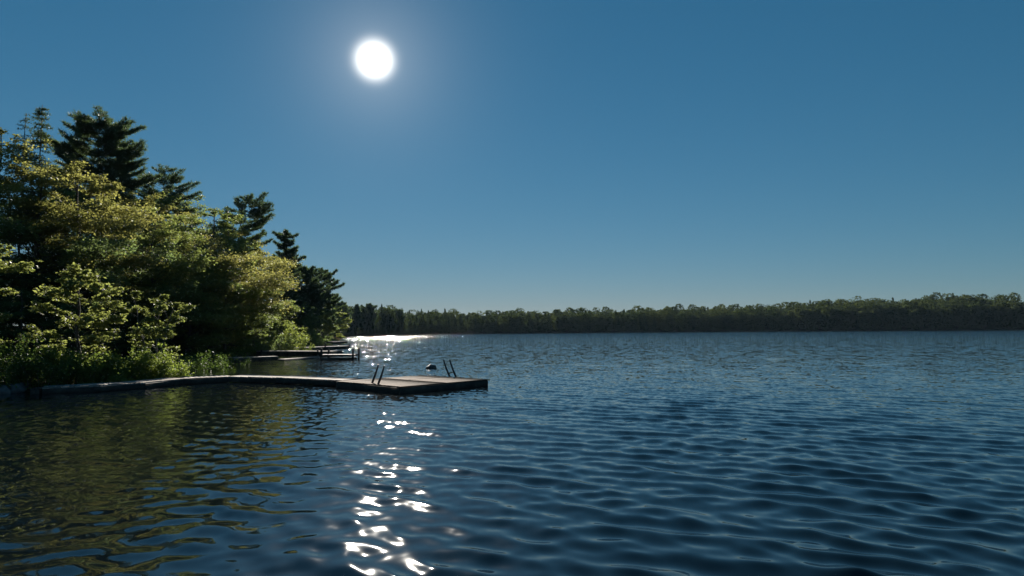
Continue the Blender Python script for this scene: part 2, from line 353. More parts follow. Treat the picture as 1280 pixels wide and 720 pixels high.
# ------------------------------------------------------------------ trees
def deciduous(g_w, g_l, rng, H, W, base=0.2, limbs=18, leaf=0.11, n_leaf=16000, flat=0.35, r0=0.1, rise=0.5, x0=0.0, y0=0.0, top=0.88, stems=1, tb=None):
    """tapered trunk with limbs in g_w, leaf sprays in g_l"""
    pads = []
    for s_ in range(stems):
        lean = rng.normal(0, 0.05 * H, 2) + (0 if stems == 1 else 1) * rng.normal(0, W * .18, 2)
        t = np.linspace(0, 1, 9)[:, None]
        bow = rng.normal(0, 0.02 * H, 2)
        trunk = np.hstack([lean[None, :] * t + bow[None, :] * np.sin(t * 3.1), t * H * 0.93]) + np.array([x0, y0, -0.15])
        trunk[1:-1, :2] += rng.normal(0, 0.008 * H, (7, 2))
        g_w.tube(trunk, (r0 / math.sqrt(stems)) * (1 - 0.9 * t[:, 0]) ** 0.9 + 0.006, 7)
        nl = limbs // stems
        for q in range(nl):
            u = base + (0.97 - base) * (q + rng.uniform(0, .9)) / nl
            P0 = np.array([np.interp(u, t[:, 0], trunk[:, c]) for c in range(3)])
            # crown outline: widest at `top` share down the crown
            v = (u - base) / (1 - base)
            env = math.sin(math.pi * min(1, (v * 0.93 + 0.10)) ** top) ** 0.75 * W / 2
            ln = max(0.25, env * rng.uniform(0.72, 1.12))
            a = q * 2.4 + rng.uniform(-.5, .5); el = rise * (0.35 + 0.9 * v) + rng.normal(0, .12)
            d = np.array([math.cos(a), math.sin(a)]); tt = np.linspace(0, 1, 6)
            limb = P0 + np.stack([d[0] * ln * tt, d[1] * ln * tt, ln * math.tan(min(el, 1.15)) * (tt ** 0.8) * .8 - 0.10 * ln * tt ** 3], 1)
            limb[1:] += rng.normal(0, 0.03 * ln, (5, 3))
            rl = max(0.008, r0 * 0.42 * (1 - u * .75)); g_w.tube(limb, rl * (1 - 0.85 * tt), 5, False)
            nb = int(4 + ln * 2.2) if H > 6.5 else int(9 + ln * 3)
            for b in range(nb):
                f = 0.3 + 0.7 * (b + rng.uniform()) / nb
                p0 = np.array([np.interp(f, tt, limb[:, c]) for c in range(3)])
                a2 = a + rng.choice([-1, 1]) * rng.uniform(.4, 1.3); l2 = ln * 0.42 * rng.uniform(.5, 1.1) * (1.25 - f * .5)
                p1 = p0 + np.array([math.cos(a2) * l2, math.sin(a2) * l2, l2 * rng.normal(.22, .22)])
                mid = (p0 + p1) / 2 + rng.normal(0, .04 * l2, 3)
                g_w.tube([p0, mid, p1], [rl * .35, rl * .22, 0.003], 3, False)
                pads += [(mid, l2 * .36), (p1, l2 * .42)] if H > 6.5 else [(mid, l2 * .3), ((mid + p1) / 2, l2 * .26), (p1, l2 * .26), (p1 + rng.normal(0, .3 * l2, 3) * np.array([1, 1, .5]), l2 * .2)]
            pads.append((limb[-1], 0.22 * ln + .1))
    C = np.array([p for p, _ in pads]); rad = np.clip(np.array([q for _, q in pads]), 0.14 if H > 6.5 else .07, 0.6 * (1 + H / 30))
    wgt = rad ** 1.7; cnt = np.maximum(3, (n_leaf * wgt / wgt.sum()).astype(int))
    idx = np.repeat(np.arange(len(C)), cnt); n = len(idx)
    off = rng.normal(0, 0.55, (n, 3)); off[:, 2] *= flat
    P = C[idx] + off * rad[idx][:, None]
    pt = rng.uniform(0, 1, len(C))
    g_l.leaves(P, leaf, rng, up=0.45, tint=0.55 * pt[idx] + 0.45 * rng.uniform(0, 1, n), aspect=0.62)

def pine(g_w, g_l, rng, H, W, base=0.35, whorls=16, tuft=0.2, dens=1.0, r0=0.13, shape='white', lean=0.0, lean_az=0.0, gap=0.0, bw=0.03):
    t = np.linspace(0, 1, 10)[:, None]
    trunk = np.hstack([lean * math.cos(lean_az) * t ** 2, lean * math.sin(lean_az) * t ** 2, t * H]) + np.array([0, 0, -.15])
    trunk[1:-1, :2] += rng.normal(0, 0.004 * H, (8, 2))
    g_w.tube(trunk, r0 * (1 - .93 * t[:, 0]) + .006, 7)
    C, D, K = [], [], []
    for q in range(whorls):
        u = base + (0.985 - base) * (q / (whorls - 1)) ** (0.9)
        v = (u - base) / (1 - base)
        if shape == 'white': env = W / 2 * (0.30 + 0.95 * math.sin(math.pi * min(1, (0.16 + v * .80))) ** .8) * (1 if v < .88 else .62)
        elif shape == 'cone': env = W / 2 * (1.0 - v) ** 0.8 + 0.12
        else: env = W / 2 * (0.78 + .22 * math.cos(v * 11)) * (1 - v * .45) + .1
        nb = rng.integers(4, 7)
        for b in range(nb):
            if rng.uniform() < gap: continue
            a = q * 1.9 + b * 2 * math.pi / nb + rng.uniform(-.35, .35)
            ln = env * rng.uniform(.6, 1.15) * (1 + 0.35 * (math.cos(a - lean_az)) * (1 if lean else 0))
            u2 = u + rng.normal(0, .008); P0 = np.array([np.interp(u2, t[:, 0], trunk[:, c]) for c in range(3)])
            tt = np.linspace(0, 1, 6)
            if shape == 'white': dz = ln * (0.10 * tt + 0.22 * tt ** 2.5) + ln * rng.normal(0.02, .07) * tt + ln * .5 * max(0, v - .6) * tt
            elif shape == 'cone': dz = ln * (-0.22 * tt + .12 * tt ** 2)
            else: dz = ln * (-0.05 * tt + .38 * tt ** 2)
            limb = P0 + np.stack([math.cos(a) * ln * tt, math.sin(a) * ln * tt, dz], 1); limb[1:] += rng.normal(0, .02 * ln, (5, 3))
            g_w.tube(limb, max(.006, r0 * .22 * (1 - .6 * u)) * (1 - .85 * tt), 4, False)
            f0 = .35 if shape == 'white' else .12
            m = max(3, int(ln * 7 * dens))
            for f in np.linspace(f0, 1, m):
                p0 = np.array([np.interp(f, tt, limb[:, c]) for c in range(3)])
                sl_ = ln * .34 * (1.15 - f) * rng.uniform(.5, 1.2) + .06
                for sgn in (-1, 1):
                    a2 = a + sgn * rng.uniform(.5, 1.1); k = max(2, int(sl_ * 9 * dens))
                    s2 = np.linspace(.15, 1, k)
                    pp = p0 + np.stack([math.cos(a2) * sl_ * s2, math.sin(a2) * sl_ * s2, (.12 if shape != 'cone' else -.08) * sl_ * s2], 1) + rng.normal(0, .02, (k, 3))
                    C.append(pp); D.append(np.tile([math.cos(a2) * .5, math.sin(a2) * .5, .55 if shape != 'cone' else .1], (k, 1))); K.append(np.full(k, rng.uniform()))
                    if sl_ > .3: g_w.tube([p0, pp[-1]], [.008, .003], 3, False)
    C = np.vstack(C); D = np.vstack(D); K = np.concatenate(K)
    g_l.needles(C, D, tuft, bw, rng, 6, tint=.5 * K + .5 * rng.uniform(0, 1, len(K)))

def place(name, label, cat, px, top, Y, maker, leafmat, bark=None, group='trees along the left bank', rz=None, **kw):
    """a tree whose trunk stands on the bank at the distance Y"""
    p = at_y(px, top, Y); z = gz(p.x, Y); H = p.z - z
    rng = np.random.default_rng(int(px * 31 + top * 7 + Y))
    gw, gl = Geo(), Geo(); maker(gw, gl, rng, H, **kw)
    o = empty(name, (p.x, Y, z), 0 if rz is None else rz, label, cat, group)
    gw.build('trunk', bark or M_BARK, o, True); gl.build('crown', leafmat, o)
    return o
D_, P_ = deciduous, pine
place('maple_tree', 'slender young maple with sunlit layered leaves standing at the start of the walkway', 'tree', 103, 320, 22.6, D_, M_YOUNG, M_BARK, W=2.3, base=.1, limbs=26, leaf=.12, n_leaf=12000, flat=.38, r0=.07, rise=.75)
place('maple_tree', 'small yellowish maple leaning over the shrubs where the walkway leaves the bank', 'tree', 196, 364, 26.2, D_, M_YOUNG, M_BARKG, W=1.9, base=.2, limbs=18, leaf=.12, n_leaf=6500, flat=.4, r0=.05, rise=.85, stems=3)
place('leafy_tree', 'bright leafy branches of a tree cut by the left edge above the green ferns', 'tree', -38, 258, 20.0, D_, M_YOUNG, W=2.5, base=.25, limbs=20, leaf=.11, n_leaf=9000, flat=.25, r0=.09)
place('oak_tree', 'tall bronze leaved tree at the left edge beside the thin bare spruce', 'tree', -2, 140, 31, D_, M_GOLD, W=7.2, base=.3, limbs=24, leaf=0.134, n_leaf=27200, flat=.4, r0=.14)
place('larch_tree', 'thin nearly bare conifer, left one of the two sparse spires on the skyline', 'tree', 33, 138, 33, P_, M_SPRUCE, W=2.3, base=.3, whorls=30, tuft=.07, dens=.45, r0=.08, shape='cone', gap=.35, bw=.016)
place('spruce_tree', 'sparse spruce with short ragged branches, tallest spire at far left of skyline', 'tree', 53, 127, 31, P_, M_SPRUCE, W=2.5, base=.3, whorls=30, tuft=.11, dens=.65, r0=.08, shape='cone', gap=.3, bw=.022)
place('white_pine', 'big dark broad topped pine rising above the golden trees', 'tree', 125, 147, 43, P_, M_PINE, W=5.1, base=.5, whorls=19, tuft=.24, dens=1.5, r0=.18)
place('oak_tree', 'golden leaved tree just below the big dark pine', 'tree', 98, 190, 33, D_, M_GOLD, W=6.8, base=.25, limbs=26, leaf=0.134, n_leaf=27200, r0=.13)
place('oak_tree', 'olive gold tree to the right of and below the big dark pine', 'tree', 158, 202, 43, D_, M_GOLD, W=7.8, base=.22, limbs=26, leaf=0.134, n_leaf=28800, r0=.13)
place('oak_tree', 'shaded green tree behind the bright young maple', 'tree', 52, 262, 31, D_, M_DARK, W=6.4, base=.15, limbs=24, leaf=0.134, n_leaf=24000, r0=.12)
place('oak_tree', 'deep green tree between the young maple and the small yellowish maple', 'tree', 140, 285, 36, D_, M_DARK, W=6.7, base=.12, limbs=24, leaf=0.134, n_leaf=24000, r0=.12)
place('white_pine', 'short dark pine tip showing on the skyline right of the big pine', 'tree', 207, 211, 52, P_, M_PINE, W=4.1, base=.5, whorls=16, tuft=.24, dens=1.2, r0=.15)
place('oak_tree', 'tall green tree on the skyline just right of the short pine tip', 'tree', 232, 220, 56, D_, M_GREEN, W=9.0, base=.2, limbs=26, leaf=0.168, n_leaf=27200, r0=.15)
place('oak_tree', 'broad olive tree directly above the small yellowish maple', 'tree', 196, 245, 41, D_, M_GREEN, W=7.6, base=.15, limbs=26, leaf=0.134, n_leaf=28800, r0=.13)
place('oak_tree', 'green tree with a rounded top left of the windswept pine', 'tree', 262, 243, 50, D_, M_GREEN, W=7.2, base=.2, limbs=24, leaf=0.179, n_leaf=24000, r0=.15)
place('beech_tree', 'large leaning tree with drooping golden green sprays in the middle of the bank', 'tree', 248, 284, 46, D_, M_GOLD, W=9.6, base=.1, limbs=30, leaf=0.146, n_leaf=38400, flat=.4, r0=.15)
place('beech_tree', 'wide golden green tree below the windswept pine', 'tree', 288, 274, 58, D_, M_GOLD, W=8.2, base=.1, limbs=30, leaf=0.168, n_leaf=35200, flat=.42, r0=.16)
place('beech_tree', 'olive tree sloping down to the water left of the pine with arms', 'tree', 317, 308, 61, D_, M_GREEN, W=5.6, base=.12, limbs=26, leaf=0.190, n_leaf=22400, r0=.15)
place('birch_tree', 'shaded green tree overhanging the water beside the first far dock', 'tree', 284, 345, 46, D_, M_GREEN, W=6.7, base=.08, limbs=26, leaf=0.146, n_leaf=27200, flat=.42, r0=.12)
place('birch_tree', 'shady green tree over the shore right of the small yellowish maple', 'tree', 236, 375, 41, D_, M_GREEN, W=6.1, base=.06, limbs=24, leaf=0.134, n_leaf=20800, r0=.1)
place('birch_tree', 'pale green feathery tree above the bright round bush', 'tree', 341, 366, 66, D_, M_LIME, W=4.4, base=.1, limbs=22, leaf=0.190, n_leaf=14400, r0=.11)
place('birch_tree', 'silvery green tree hanging low over the second far dock', 'tree', 318, 385, 56, D_, M_GREEN, W=5.4, base=.06, limbs=22, leaf=0.179, n_leaf=16000, flat=.4, r0=.1)
place('white_pine', 'windswept pine with branches swept to the right on the skyline', 'tree', 293, 247, 62, P_, M_PINE, W=3.8, base=.55, whorls=14, tuft=.3, dens=1.0, r0=.17, lean=.9, lean_az=0, gap=.3, bw=.05)
place('pine_tree', 'narrow dark pine with upturned arms standing clear of the canopy', 'tree', 358, 293, 77, P_, M_PINE, W=5.6, base=.25, whorls=17, tuft=.36, dens=1.2, r0=.2, shape='arms', gap=.12, bw=.08)
place('pine_tree', 'dark pine just right of the pine with upturned arms', 'tree', 377, 334, 86, P_, M_PINE, W=5.2, base=.2, whorls=18, tuft=.34, dens=1.1, r0=.17, bw=.07)
place('white_pine', 'rightmost tall pine with flat layered boughs before the open water', 'tree', 402, 338, 97, P_, M_PINE, W=5.0, base=.25, whorls=17, tuft=.36, dens=.9, r0=.18, gap=.12, bw=.08)
place('leafy_tree', 'dark rounded tree at the water under the rightmost tall pine', 'tree', 394, 378, 93, D_, M_DARK, W=5.2, base=.03, limbs=26, leaf=0.246, n_leaf=17600, flat=.5, r0=.12)
place('leafy_tree', 'light green round tree at the tip of the left bank', 'tree', 419, 382, 124, D_, M_LIME, W=4.6, base=.03, limbs=24, leaf=0.314, n_leaf=12800, flat=.5, r0=.12)
place('leafy_tree', 'dark green tree filling the gap behind the bright round bush', 'tree', 370, 372, 80, D_, M_DARK, W=5.2, base=.05, limbs=24, leaf=0.224, n_leaf=17600, flat=.5, r0=.12)

place('oak_tree', 'golden green tree between the bronze tree at the left edge and the big pine', 'tree', 60, 210, 35, D_, M_GOLD, W=6.0, base=.2, limbs=26, leaf=.13, n_leaf=26000, flat=.45, r0=.13)
place('oak_tree', 'olive green canopy tree left of the broad skyline tree above the yellowish maple', 'tree', 180, 222, 49, D_, M_GREEN, W=7.7, base=.2, limbs=28, leaf=.14, n_leaf=28000, flat=.45, r0=.14)
place('beech_tree', 'golden green tree whose top touches the skyline right of the windswept pine', 'tree', 312, 296, 70, D_, M_GOLD, W=4.6, base=.1, limbs=28, leaf=.18, n_leaf=20000, flat=.45, r0=.15)
place('oak_tree', 'green tree in mid canopy left of the large leaning tree', 'tree', 216, 302, 43, D_, M_GREEN, W=6.7, base=.1, limbs=28, leaf=.13, n_leaf=26000, flat=.45, r0=.13)

# the shaded trees that fill the bank behind, nothing tells them apart
fill = [(-45, 210, 42, 0), (10, 228, 44, 1), (70, 240, 47, 0), (115, 262, 49, 1), (160, 258, 54, 0), (205, 275, 46, 1), (185, 285, 47, 0), (230, 290, 52, 0), (270, 300, 58, 1),
        (310, 322, 70, 0), (335, 335, 78, 1), (352, 350, 86, 0), (20, 300, 31, 1), (90, 330, 38, 0), (145, 345, 37, 1), (190, 345, 42, 1), (-30, 320, 28, 1), (385, 362, 104, 0), (262, 385, 43, 1), (215, 320, 44, 0), (405, 372, 125, 1),
        (25, 355, 28, 1), (70, 375, 30, 1), (135, 385, 34, 1), (170, 395, 37, 1), (216, 400, 43, 1), (300, 345, 60, 1), (330, 372, 70, 1), (360, 388, 84, 1)]
fill_labels = [
    'leftmost of all, shaded evergreen beyond the bronze tree',
    'shaded broadleaf tree behind the bare larch foot',
    'shaded evergreen below the tall sparse spruce',
    'shaded broadleaf tree right under the big dark pine',
    'shaded evergreen behind the olive gold tree',
    'shaded broadleaf tree behind the short pine tip',
    'shaded evergreen in front of the short pine tip',
    'shaded broadleaf tree behind the tall green skyline tree',
    'shaded evergreen to the left of the windswept pine',
    'shaded broadleaf tree to the right of the windswept pine',
    'shaded evergreen left of the pine with upturned arms',
    'shaded broadleaf tree just behind the pine with upturned arms',
    'shaded broadleaf tree low behind the left end of the fern bank',
    'shaded evergreen directly behind the bright young maple',
    'shaded broadleaf tree between the two young maples, near their tops',
    'shaded broadleaf tree directly behind the small yellowish maple top',
    'shaded broadleaf tree behind the leafy branches cut by the left edge',
    'shaded evergreen between the two rightmost tall pines',
    'shaded broadleaf tree low over the shore before the first far dock',
    'shaded evergreen in mid canopy above the dark shore tree',
    'shaded broadleaf tree behind the light green round tree at the tip',
    'low shaded broadleaf tree over the boulder',
    'low shaded broadleaf tree left of the bright young maple trunk',
    'low shaded broadleaf tree right of the bright young maple trunk',
    'low shaded broadleaf tree left of the small yellowish maple stems',
    'low shaded broadleaf tree right of the small yellowish maple stems',
    'shaded broadleaf tree under the wide golden green tree',
    'shaded broadleaf tree behind the pale green feathery tree',
    'low shaded broadleaf tree behind the bright round bush',
]
protos = {}
for q, (px, top, Yd, kd) in enumerate(fill):
    p = at_y(px, top, Yd); z = gz(p.x, Yd); H = p.z - z
    key = (kd, q % 3)
    if key not in protos:
        rng = np.random.default_rng(900 + q); gw, gl = Geo(), Geo()
        if kd == 0: pine(gw, gl, rng, 10, W=4.6, base=.08, whorls=24, tuft=.26, dens=1.0, r0=.14, shape='cone', bw=.045)
        else: deciduous(gw, gl, rng, 10, W=6.4, base=.06, limbs=30, leaf=.17, n_leaf=15000, r0=.13)
        o = empty('spruce_tree' if kd == 0 else 'leafy_tree')
        gw.build('trunk', M_BARK, o, True); gl.build('crown', M_SPRUCE if kd == 0 else M_DARK, o); protos[key] = o
    else:
        src = protos[key]; o = src.copy(); COL.objects.link(o)
        for ch in list(src.children):
            c = ch.copy(); COL.objects.link(c); c.parent = o
    s = H / 10.0; o.location = (p.x, Yd, z); o.scale = (s ** .6, s ** .6, s); o.rotation_euler = (0, 0, q * 1.7)
    tag(o, fill_labels[q], 'tree', 'shaded evergreens behind the left bank' if kd == 0 else 'shaded broadleaf trees behind the left bank')

# ------------------------------------------------------------------ shrubs and ferns at the near shore
def shrub(px, py, W, Hh, label, mat, leaf=.085, n=4200, off=0.0, seed=0, name='shrub', group='shrubs along the near shore'):
    Hh *= 1.2; p = at(px, py, 0.25); p.y += off; z = gz(p.x, p.y)
    rng = np.random.default_rng(seed + int(px * 13)); gw, gl = Geo(), Geo(); pads = []
    for q in range(int(8 + W * 6)):
        a = rng.uniform(0, 6.28); rr = W / 2 * math.sqrt(rng.uniform()); hh = Hh * (1 - .45 * (rr / (W / 2)) ** 2) * rng.uniform(.6, 1.08)
        b = np.array([math.cos(a) * rr * .5, math.sin(a) * rr * .5, -.1]); e = np.array([math.cos(a) * rr, math.sin(a) * rr, hh])
        m = (b + e) / 2 + rng.normal(0, .05, 3) + np.array([0, 0, .1 * hh])
        gw.tube([b, m, e], [.013, .009, .003], 4, False)
        for f in (.45, .62, .78, .9, 1): pads.append(b * (1 - f) + e * f + rng.normal(0, .07, 3))
    C = np.array(pads); idx = rng.integers(0, len(C), n); P = C[idx] + rng.normal(0, .11, (n, 3)) * np.array([1, 1, .8]); P = P[P[:, 2] > .02]
    gl.leaves(P, leaf, rng, up=.2, aspect=.5, tint=rng.uniform(0, 1, len(P)))
    o = empty(name, (p.x, p.y, z), 0, label, 'bush', group); gw.build('stem', M_BARKG, o); gl.build('foliage', mat, o)
    return o
for q, a in enumerate([
    (8, 478, 2.0, 1.05, 'low bright green fern clump at the left edge behind the rock', M_FERN),
    (38, 479, 1.6, .85, 'green fern clump between the rock and the walkway end', M_FERN),
    (70, 476, 1.3, 1.0, 'yellow green shrub left of the young maple trunk', M_SHRUB),
    (92, 476, 1.1, 1.15, 'sunlit shrub with bright leaves touching the young maple trunk', M_SHRUB),
    (118, 474, 1.3, 1.05, 'leafy shrub just right of the young maple trunk', M_SHRUB),
    (140, 473, 1.3, .95, 'rounded shrub halfway between the two young maples', M_SHRUB),
    (163, 471, 1.3, 1.15, 'upright pointed shrub left of the small yellowish maple', M_SHRUB),
    (187, 470, 1.3, 1.2, 'tall shrub around the foot of the small yellowish maple', M_SHRUB),
    (210, 468.5, 1.1, .8, 'low shrub reaching to the bare bank beside the walkway', M_SHRUB)]):
    shrub(a[0], a[1], a[2], a[3], a[4], a[5], seed=q, off=.35)
shrub(358, 438, 3.2, 2.3, 'bright yellow green round bush at the shore behind the far docks', M_LIME, .16, 3200, 1.2, 50)
shrub(254, 456, 3.0, .8, 'low green bush on the shady shore behind the walkway bend', M_FERN, .1, 2600, .5, 51)
shrub(283, 451, 2.6, .7, 'low bank bush beside the landward end of the first far dock', M_FERN, .1, 2400, .5, 52)
shrub(332, 439, 4.0, 1.6, 'dark bush over the landward end of the second far dock', M_DARK, .14, 3000, .8, 53)
shrub(384, 431, 4.0, 1.8, 'dark bush at the shore under the dark rounded tree', M_DARK, .2, 2500, 1.0, 54)

def undergrowth():
    rng = np.random.default_rng(77); g = Geo(); pts = []
    for (ax, ay), (bx, by) in zip(left_shore[2:-1], left_shore[3:]):
        d = np.array([bx - ax, by - ay]); ln = np.hypot(*d); n = int(ln * 200)
        t = rng.uniform(0, 1, n); nrm = np.array([-d[1], d[0]]) / ln
        s = rng.gamma(1.4, .9, n) * min(1, 3) - .05
        pts.append(np.array([ax, ay]) + t[:, None] * d + s[:, None] * nrm)
    P = np.vstack(pts); sdv = sdist(P); P = P[sdv > 0.03]; z = gh(P)
    P3 = np.column_stack([P, z + rng.uniform(.0, .16, len(P))])
    g.leaves(P3, .12, rng, up=.0, aspect=.3, tint=rng.uniform(0, 1, len(P3)))
    o = g.build('undergrowth', M_FERN); tag(o, 'low grass and weeds along the left shore', 'undergrowth', kind='stuff')
undergrowth()

# ------------------------------------------------------------------ far woods
def far_woods(name, label, seg, rows, hgt, seed, conifer, leaf=0.85, per=210):
    """crowns and trunks of a far wood along the far shoreline between two places"""
    rng = np.random.default_rng(seed); g = Geo()
    A = np.array(seg, float); L_ = np.hypot(*np.diff(A, axis=0).T); cum = np.concatenate([[0], np.cumsum(L_)])
    Pp = []
    for r in range(rows):
        n = int(cum[-1] / 3.6)
        for q in range(n):
            s = (q + rng.uniform()) / n * cum[-1]
            x, y = np.interp(s, cum, A[:, 0]), np.interp(s, cum, A[:, 1])
            k = min(len(L_) - 1, int(np.searchsorted(cum, s) - 1)); d = (A[k + 1] - A[k]) / L_[k]; nn = np.array([-d[1], d[0]])
            p = np.array([x, y]) + nn * (1.2 + r * 5 + rng.uniform(0, 4)); Pp.append((p, r, s / cum[-1]))
    Z = gh(np.array([p for p, _, _ in Pp]))
    for (p, r, u), z in zip(Pp, Z):
        H = (hgt[0] + (hgt[1] - hgt[0]) * u) * rng.normal(1, .11) * (0.86 if r == 0 else 1)
        con = rng.uniform() < conifer; W = H * (rng.uniform(.4, .55) if con else rng.uniform(.5, .75))
        n = int(per * (3.2 if r < 3 else 1.8)); v = rng.uniform(0, 1, n) ** .9
        if con: env = (1 - v) ** .75 * (0.75 + .35 * np.sin(v * 38 + rng.uniform(0, 6)))
        else: env = np.sqrt(np.clip(1 - (v * 1.7 - .75) ** 2, 0.02, 1))
        a = rng.uniform(0, 6.28, n); rr = W / 2 * env * np.sqrt(rng.uniform(.3, 1, n))
        lob = 1 + .3 * np.sin(a * 3 + v * 5 + rng.uniform(0, 6))
        zz = z + H * (.02 + v * .98)
        C = np.column_stack([p[0] + np.cos(a) * rr * lob, p[1] + np.sin(a) * rr * lob, zz])
        tb = rng.uniform(0, 1) * .75 + (0 if con else .2) - .15
        g.leaves(C, leaf * (.8 if con else 1), rng, up=.35, aspect=.75, tint=tb + rng.uniform(-.12, .12, n))
        if r < 2: g.tube([(p[0], p[1], z - .2), (p[0], p[1], z + H * .5)], [.16, .08], 4, False)
    tag(g.build(name, M_FAR), label, 'woods', kind='stuff')
fs = np.array(far_shore)
far_woods('cove_woods', 'dark pine wood on the point beyond the tip of the left bank', fs[1:6], 5, (10, 9), 11, .7, .6, 230)
far_woods('far_woods', 'distant mixed wood lining the far shore in the middle', fs[5:9], 5, (8.2, 10.3), 12, .25, .8, 200)
far_woods('hill_woods', 'distant broadleaf wood climbing the low hill on the right of the far shore', fs[8:11], 8, (11.2, 12.2), 13, .05, .95, 210)
far_woods('hill_woods', 'distant wood standing behind the far shore woods', fs[4:11] + np.array([0, 26]), 3, (8.5, 12), 14, .12, 1.0, 150)

def skyline_pine(px, top, Yd, label):
    place('pine_tree', label, 'tree', px, top, Yd, P_, M_PINE, group='skyline pines on the far point', W=5.0, base=.3, whorls=13, tuft=.6, dens=.45, r0=.2, shape='white' if px % 2 else 'cone', bw=.2)
for px, top, Yd, lb in [(425, 379, 196, 'far pine directly right of the light green round tree'), (446, 381, 232, 'far pine on the point, leftmost of two ragged tips'), (461, 381, 240, 'far ragged pine tip standing highest in the middle of the point'),
                        (483, 386, 262, 'far pine peeking over the flat middle of the point wood'), (497, 388, 275, 'far pine where the point wood starts to slope down'), (515, 395, 296, 'small lone far pine above the low end of the point wood')]:
    skyline_pine(px, top, Yd, lb)

# ------------------------------------------------------------------ haze over the lake
def haze():
    m, n, l = newmat('haze'); o = n.new('ShaderNodeOutputMaterial'); v = n.new('ShaderNodeVolumePrincipled')
    v.inputs['Color'].default_value = (0.5, 0.75, 1.0, 1); v.inputs['Density'].default_value = HAZE; v.inputs['Anisotropy'].default_value = 0.2
    l.new(v.outputs[0], o.inputs['Volume'])
    x, y0, y1, z0, z1 = 1560, -1560, 1560, -4.2, 34
    V = [(-x, y0, z0), (x, y0, z0), (x, y1, z0), (-x, y1, z0), (-x, y0, z1), (x, y0, z1), (x, y1, z1), (-x, y1, z1)]
    tag(mesh_np('haze', V, np.array([[0, 3, 2, 1], [4, 5, 6, 7], [0, 1, 5, 4], [1, 2, 6, 5], [2, 3, 7, 6], [3, 0, 4, 7]]), m), kind='stuff')
HAZE = 0.000035
haze()

# ------------------------------------------------------------------ docks
def frame2(a, b):
    a = Vector((a[0], a[1], 0)); b = Vector((b[0], b[1], 0)); d = b - a
    return a, d.length, math.atan2(d.y, d.x)
def dock(name, label, a, b, width, z, thick, mat, cat='dock', group=None, board=.14, gap=.012, side=-1, posts=(), post_h=0.6, floats=0, seed=1, along=False, fascia=.16):
    """decked walkway from a to b (its near edge), the deck reaching `width` to the far side"""
    o0, ln, ang = frame2(a, b); rng = np.random.default_rng(seed)
    o = empty(name, (o0.x, o0.y, 0), ang, label, cat, group)
    g = Geo()
    if not along:
        n = max(2, int(ln / (board + gap))); bw = ln / n
        for q in range(n):
            g.box((bw * (q + .5), width / 2 + rng.normal(0, .006), z - thick / 2 + rng.normal(0, .002)), (bw - gap, width, thick)); g.K[-1][:] = rng.uniform()
    else:
        n = max(2, int(width / (board + gap))); bw = width / n
        for q in range(n):
            g.box((ln / 2 + rng.normal(0, .008), bw * (q + .5), z - thick / 2 + rng.normal(0, .0015)), (ln, bw - gap, thick)); g.K[-1][:] = rng.uniform()
    g.build('deck', mat, o)
    f = Geo(); zf = z - thick - .003 - fascia / 2
    for yy in (0.03, width - .03): f.box((ln / 2, yy, zf), (ln - .02, .045, fascia))
    for xx in (0.03, ln - .03): f.box((xx, width / 2, zf), (.045, width - .11, fascia))
    for xx in np.arange(.8, ln - .4, .8): f.box((xx, width / 2, zf), (.04, width - .11, fascia * .8))
    f.build('frame', M_WETWOOD, o)
    for q in range(floats):
        c = Geo(); xx = ln * (q + .5) / floats; L2 = min(.9, ln / floats * .6)
        c.tube([(xx - L2 / 2, width / 2, -.03), (xx - L2 / 2 + .05, width / 2, -.03), (xx + L2 / 2 - .05, width / 2, -.03), (xx + L2 / 2, width / 2, -.03)], [.12, .17, .17, .12], 12)
        c.build('float', M_TAR, o, True)
    for (xx, yy, hh) in posts:
        p = Geo(); p.tube([(xx, yy, -.9), (xx, yy, z + hh * .4), (xx, yy, z + hh)], [.062, .06, .058], 10); p.build('post', M_WETWOOD, o)
    return o

ZD = 0.2
